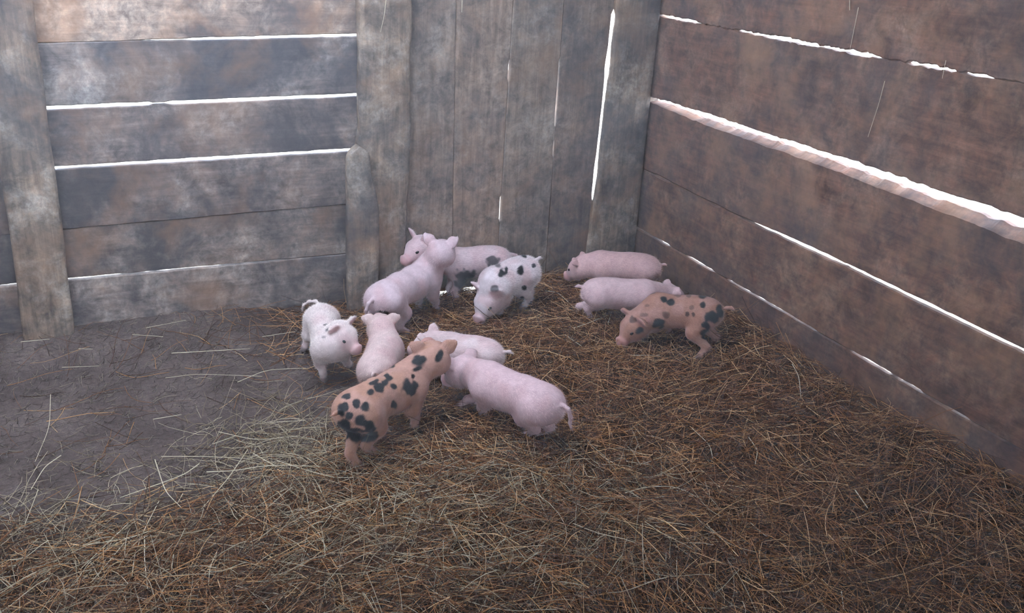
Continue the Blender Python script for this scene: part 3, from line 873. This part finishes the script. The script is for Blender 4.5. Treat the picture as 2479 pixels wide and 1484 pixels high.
# front group
piglet('ginger piglet with many black spots, head raised over a plain pink sibling', 1.02,
       J(868, 990, .176), J(985, 922, .170), J(1047, 868, .210), J(1036, 836, .205), BZ,
       feet=dict(fr=f2(1003, 1040), fl=f2(960, 985), hr=f2(908, 1100), hl=f2(870, 1138)), seed=9, fat=0.97, tint=(0.51, 0.275, 0.18), hide_spots=16, tail='stub', ears=(0.25, 0.25),
       spots=[(992, 940, 17, 22, 15), (955, 982, 9, 10, 0), (917, 938, 12, 13, 0), (898, 948, 9, 8, 0), (932, 925, 10, 9, 0), (940, 912, 8, 14, -30), (905, 925, 12, 6, -20), (952, 935, 8, 8, 0), (880, 918, 8, 5, 0), (1000, 912, 5, 6, 0), (1014, 876, 19, 14, -20), (1063, 862, 8, 14, 20), (1010, 893, 12, 6, -20), (950, 885, 8, 6, 0),
              (840, 960, 12, 7, 0), (826, 995, 10, 17, 0), (862, 976, 10, 12, -10), (884, 984, 10, 11, 20), (846, 1006, 10, 12, 0), (833, 1028, 17, 14, 30), (874, 1018, 15, 15, 0), (858, 1042, 24, 9, 0), (895, 1035, 13, 16, 0), (885, 1062, 20, 14, 0), (838, 985, 9, 12, 0), (862, 1060, 22, 12, 0), (900, 1055, 14, 18, 0), (845, 1045, 14, 10, 30)])  # black lower rump; the marks by the hind leg also paint belly shadow
piglet('plain pink piglet nosing under the chin of the many-spotted ginger piglet, tail hanging down', 1.0,
       J(1310, 976, .155), J(1182, 920, .155), J(1122, 898, .135), J(1086, 918, .085), BZ,
       feet=dict(fl=f2(1168, 1005), fr=f2(1108, 985), hl=f2(1272, 1052), hr=f2(1310, 1050)), seed=10, tint=(0.72, 0.52, 0.51), tail='down', tsg=-1, ears=(0.6, 0.6))
piglet('whitish piglet with only its back showing behind the pink and ginger nose-to-nose pair', 0.88,
       J(1172, 858, .135), J(1085, 842, .14), J(1040, 835, .15), J(1006, 848, .12), BZ, seed=11, tint=(0.76, 0.62, 0.58), tail='stub', ears=(0.3, 0.3))


# ------------------------------------------------------------------ hay
def strands(name, n, xr, yr, dens, len_r, rad_r, lift, mat, label, segs=5, seed=0, tilt=0.12, curv=1.0, zoff=0.0):
    r = np.random.default_rng(seed)
    P = np.empty((0, 2))
    while len(P) < n:
        q = np.stack([r.uniform(*xr, 4 * n), r.uniform(*yr, 4 * n)], 1)
        px, py, dp = project(np.concatenate([q, np.zeros((len(q), 1))], 1))
        vis = (dp > 0.2) & (px > -700) & (px < W + 700) & (py < H + 500)
        q = q[vis & (r.uniform(0, 1, len(q)) < dens(q[:, 0], q[:, 1]))]
        P = np.concatenate([P, q])
    P = P[:n]
    L = r.uniform(*len_r, n) * np.where(r.uniform(0, 1, n) < 0.2, 1.5, 1.0)
    field = 2.6 * vnoise(P[:, 0] * 2.3 + 9, seed + 1, 2) + 2.6 * vnoise(P[:, 1] * 2.3 + 31, seed + 2, 2)
    ang = field + r.normal(0, 0.9, n)
    k = r.normal(0, 3.2, n) * curv                       # curvature, rad per metre
    til = r.normal(0, tilt, n) * np.where(r.uniform(0, 1, n) < 0.12, 3.0, 1.0)
    d = hay_density(P[:, 0], P[:, 1])
    z0 = zoff + r.uniform(0, 1, n) ** 1.5 * lift * (0.25 + 0.75 * d) + 0.002
    t = np.linspace(-0.5, 0.5, segs + 1)
    a = ang[:, None] + k[:, None] * (t[None] * L[:, None])
    # kinked stems
    kink = np.where(r.uniform(0, 1, n) < 0.25, r.normal(0, 0.6, n), 0)
    a = a + kink[:, None] * (t[None] > r.uniform(-0.3, 0.3, n)[:, None])
    dx = np.cos(a) * (L / segs)[:, None]; dy = np.sin(a) * (L / segs)[:, None]
    x = P[:, :1] + np.cumsum(dx, 1) - dx.sum(1, keepdims=True) / 2
    y = P[:, 1:] + np.cumsum(dy, 1) - dy.sum(1, keepdims=True) / 2
    x = np.clip(x, -3.5, -0.006); y = np.clip(y, -4.0, -0.006)
    z = ground_z(x, y) + np.maximum(z0[:, None] + til[:, None] * t[None] * L[:, None] + 0.006 * np.sin(t[None] * 5 + ang[:, None]), 0.0015)
    C = np.stack([x, y, z], -1)
    T = np.gradient(C, axis=1); T /= np.linalg.norm(T, axis=-1, keepdims=True) + 1e-9
    Sd = np.cross(T, [0, 0, 1.0]); Sd /= np.linalg.norm(Sd, axis=-1, keepdims=True) + 1e-9
    Up = np.cross(Sd, T)
    rad = r.uniform(*rad_r, n)[:, None, None] * np.linspace(1.15, 0.65, segs + 1)[None, :, None]
    ring = np.stack([C + rad * (math.cos(q) * Sd + math.sin(q) * Up) for q in (math.pi / 2, math.pi * 7 / 6, math.pi * 11 / 6)], 2)
    V = ring.reshape(-1, 3)
    base = (np.arange(n) * (segs + 1) * 3)[:, None, None] + (np.arange(segs) * 3)[None, :, None]
    j = np.arange(3)[None, None]; j2 = (j + 1) % 3
    Fq = np.stack([base + j, base + j2, base + j2 + 3, base + j + 3], -1).reshape(-1, 4)
    me = bpy.data.meshes.new(name)
    me.vertices.add(len(V)); me.vertices.foreach_set('co', V.astype(np.float32).ravel())
    me.loops.add(Fq.size); me.loops.foreach_set('vertex_index', Fq.astype(np.int32).ravel())
    me.polygons.add(len(Fq)); me.polygons.foreach_set('loop_start', (np.arange(len(Fq)) * 4).astype(np.int32))
    me.polygons.foreach_set('loop_total', np.full(len(Fq), 4, np.int32))
    me.update(calc_edges=True); me.validate()
    me.polygons.foreach_set('use_smooth', np.ones(len(Fq), bool))
    me.materials.append(mat)
    o = bpy.data.objects.new(name, me); col.objects.link(o)
    tag(o, label, 'hay', kind='stuff')
    return o


strands('hay_bedding', 30000, (-3.0, 0.0), (-2.7, 0.0), lambda x, y: hay_density(x, y) ** 1.3, (0.07, 0.20), (0.0005, 0.0011), 0.026, M_HAY,
        'loose brown hay bedding spread over the pen floor', seed=21)
def pale_density(x, y):
    c1 = onz(700, 1085); c2 = onz(900, 1330); c3 = onz(150, 1400); c4 = onz(1350, 1280)
    g = lambda c, a: np.exp(-((x - c[0]) ** 2 + (y - c[1]) ** 2) / a ** 2)
    return np.clip(g(c1, 0.20) + 0.9 * g(c2, 0.30) + 0.8 * g(c3, 0.28) + 0.6 * g(c4, 0.3), 0, 1)


M_PALE = straw_mat('pale_hay', [(0.0, (0.14, 0.09, 0.05)), (0.5, (0.30, 0.22, 0.13)), (1.0, (0.6, 0.5, 0.34))])
strands('pale_hay', 3000, (-3.0, 0.0), (-2.7, 0.0), pale_density, (0.05, 0.17), (0.0005, 0.001), 0.036, M_PALE,
        'paler greyish hay strewn over the bedding in front of the litter', seed=23, tilt=0.16)
strands('chaff', 9000, (-3.0, 0.0), (-2.7, 0.0), lambda x, y: 0.35 + 0.65 * (1 - hay_density(x, y)), (0.01, 0.045), (0.0005, 0.001), 0.006, M_CHAFF,
        'short broken chaff scattered over the bare dirt', segs=2, seed=22, tilt=0.05)


# single stems that stand out
def stem(pts, label, group, rad=0.0011, plane='floor', off=0.0, segs=14):
    if plane == 'floor':
        Q = []
        for px, py in pts:
            q = onz(px, py, 0.03); q = onz(px, py, float(ground_z(q[0], q[1])) + 0.022); Q.append(q)
        Q = np.array(Q)
    elif plane == 'right':
        Q = np.array([onx(px, py, -off) for px, py in pts])
    else:
        Q = np.array([ony(px, py, -off) for px, py in pts])
    t = np.linspace(0, len(Q) - 1, segs)
    # smooth through the points
    C = np.stack([np.interp(t, np.arange(len(Q)), Q[:, i]) for i in range(3)], 1)
    for _ in range(3): C[1:-1] = (C[:-2] + 2 * C[1:-1] + C[2:]) / 4
    T = np.gradient(C, axis=0); T /= np.linalg.norm(T, axis=1)[:, None]
    ref = np.array([0, 0, 1.0]) if plane == 'floor' else np.array([0.577, -0.577, 0.577])
    A = np.cross(T, ref); A /= np.linalg.norm(A, axis=1)[:, None] + 1e-9; Bn = np.cross(A, T)
    V = np.stack([C + rad * (1.1 - 0.4 * np.linspace(0, 1, segs))[:, None] * (math.cos(q) * A + math.sin(q) * Bn) for q in np.arange(5) * 2 * math.pi / 5], 1).reshape(-1, 3)
    fs = [(i * 5 + j, i * 5 + (j + 1) % 5, i * 5 + 5 + (j + 1) % 5, i * 5 + 5 + j) for i in range(segs - 1) for j in range(5)]
    fs += [(4, 3, 2, 1, 0), tuple((segs - 1) * 5 + j for j in range(5))]
    o = mesh_obj('straw_stem', V, fs, M_STEM)
    tag(o, label, 'straw', group); return o


z8 = lambda pts: [(x / 2.0, 760 + y / 2.0) for x, y in pts]
z7 = lambda pts: [(1500 + x / 1.5077, 500 + y / 1.5077) for x, y in pts]
loose = [z8(p) for p in (
    [(1200, 655), (1110, 790), (1040, 870), (975, 945)], [(1055, 570), (1240, 612), (1450, 590)], [(750, 705), (800, 860), (875, 935)],
    [(185, 850), (120, 1020)], [(1690, 900), (1450, 985), (1330, 1060)], [(840, 1165), (825, 1270), (765, 1385)], [(770, 905), (690, 1060), (650, 1170), (640, 1270)],
    [(1225, 675), (1340, 740)], [(885, 870), (860, 915)], [(740, 510), (880, 487)], [(705, 68), (900, 30)], [(1270, 110), (1430, 85)], [(640, 100), (790, 110)],
    [(295, 685), (215, 740), (150, 850)], [(245, 390), (240, 550), (170, 715)], [(780, 690), (1000, 690), (1200, 700)], [(1450, 970), (1540, 1050), (1585, 1150)],
    [(1845, 915), (1860, 1030)], [(2015, 935), (1975, 1010), (1950, 1110)], [(1840, 870), (1820, 950), (1780, 1000)], [(965, 725), (890, 780), (580, 890)],
    [(1050, 1155), (1015, 1230), (1010, 1310)], [(400, 1120), (610, 1090), (730, 1050)], [(620, 1015), (520, 1110), (390, 1235)], [(600, 1110), (510, 1220), (440, 1300)],
    [(800, 310), (950, 290), (1270, 302)], [(1150, 330), (1290, 270), (1480, 262)], [(830, 190), (1000, 180), (1210, 168)], [(1310, 525), (1480, 515)], [(1030, 630), (1140, 590)],
    [(1000, 765), (1140, 760), (1290, 730), (1550, 738)], [(1340, 710), (1480, 755), (1620, 795), (1720, 790)], [(100, 135), (240, 122)], [(300, 258), (480, 252)], [(380, 168), (450, 170)],
    [(2200, 830), (1990, 870), (1700, 905)], [(700, 1080), (700, 1200), (715, 1330)], [(2180, 1155), (2320, 1180), (2430, 1225)])]
loose += [z7(p) for p in ([(265, 810), (330, 870), (340, 920)], [(470, 840), (505, 890), (495, 940)], [(20, 1045), (100, 1022), (210, 1020), (300, 1070)], [(810, 1405), (818, 1470)],
                          [(860, 1035), (905, 1100)], [(630, 575), (655, 620), (662, 700)], [(25, 930), (105, 942)], [(170, 1265), (170, 1310)])]
loose += [[(1320, 704), (1350, 707), (1389, 744)], [(1390, 794), (1430, 780), (1471, 762)], [(1369, 811), (1408, 838)], [(1522, 860), (1597, 860)], [(1472, 782), (1481, 755)]]
for p in loose:
    mx, my = np.mean([q[0] for q in p]), np.mean([q[1] for q in p])
    if my < 890 and mx < 720: lb, gr = 'pale straw stem lying on the dirt along the left boards', 'straw stems along the left boards'
    elif mx < 520 and my < 1250: lb, gr = 'long pale straw stem lying on the bare trodden dirt', 'straw stems on the bare dirt'
    elif mx > 1300 and my < 900: lb, gr = 'pale straw stem on the bedding between the plain pink and ginger piglets', 'straw stems beside the piglets'
    elif mx > 1450: lb, gr = 'pale straw stem on the dark bedding in front of the right boards', 'straw stems near the right boards'
    else: lb, gr = 'long pale straw stem lying loose on the bedding in front of the litter', 'straw stems in front of the litter'
    stem(p, lb, gr, rad=random.uniform(0.0008, 0.0013))
stem([(2078, 18), (2070, 60), (2058, 118)], 'thin straw caught on the top board of the right wall', None, 0.0009, 'right', 0.004)
stem([(2142, 196), (2128, 250), (2101, 332)], 'thin straw hanging on the right wall board above the broad gap', None, 0.0009, 'right', 0.004)
stem([(2057, -40), (2057, 25)], 'short straw end hanging at the top edge of the right wall', None, 0.0013, 'right', 0.004)
stem([(2290, 146), (2286, 165), (2281, 190)], 'tiny straw crossing the narrow upper gap of the right wall', None, 0.0008, 'right', 0.004)
stem([(938, -30), (930, 40), (921, 78)], 'thin straw stuck to the knotty post', None, 0.001, 'back', 0.07)
stem([(1120, -40), (1118, 30)], 'straw stub hanging down the upright boards', None, 0.0016, 'back', 0.004)
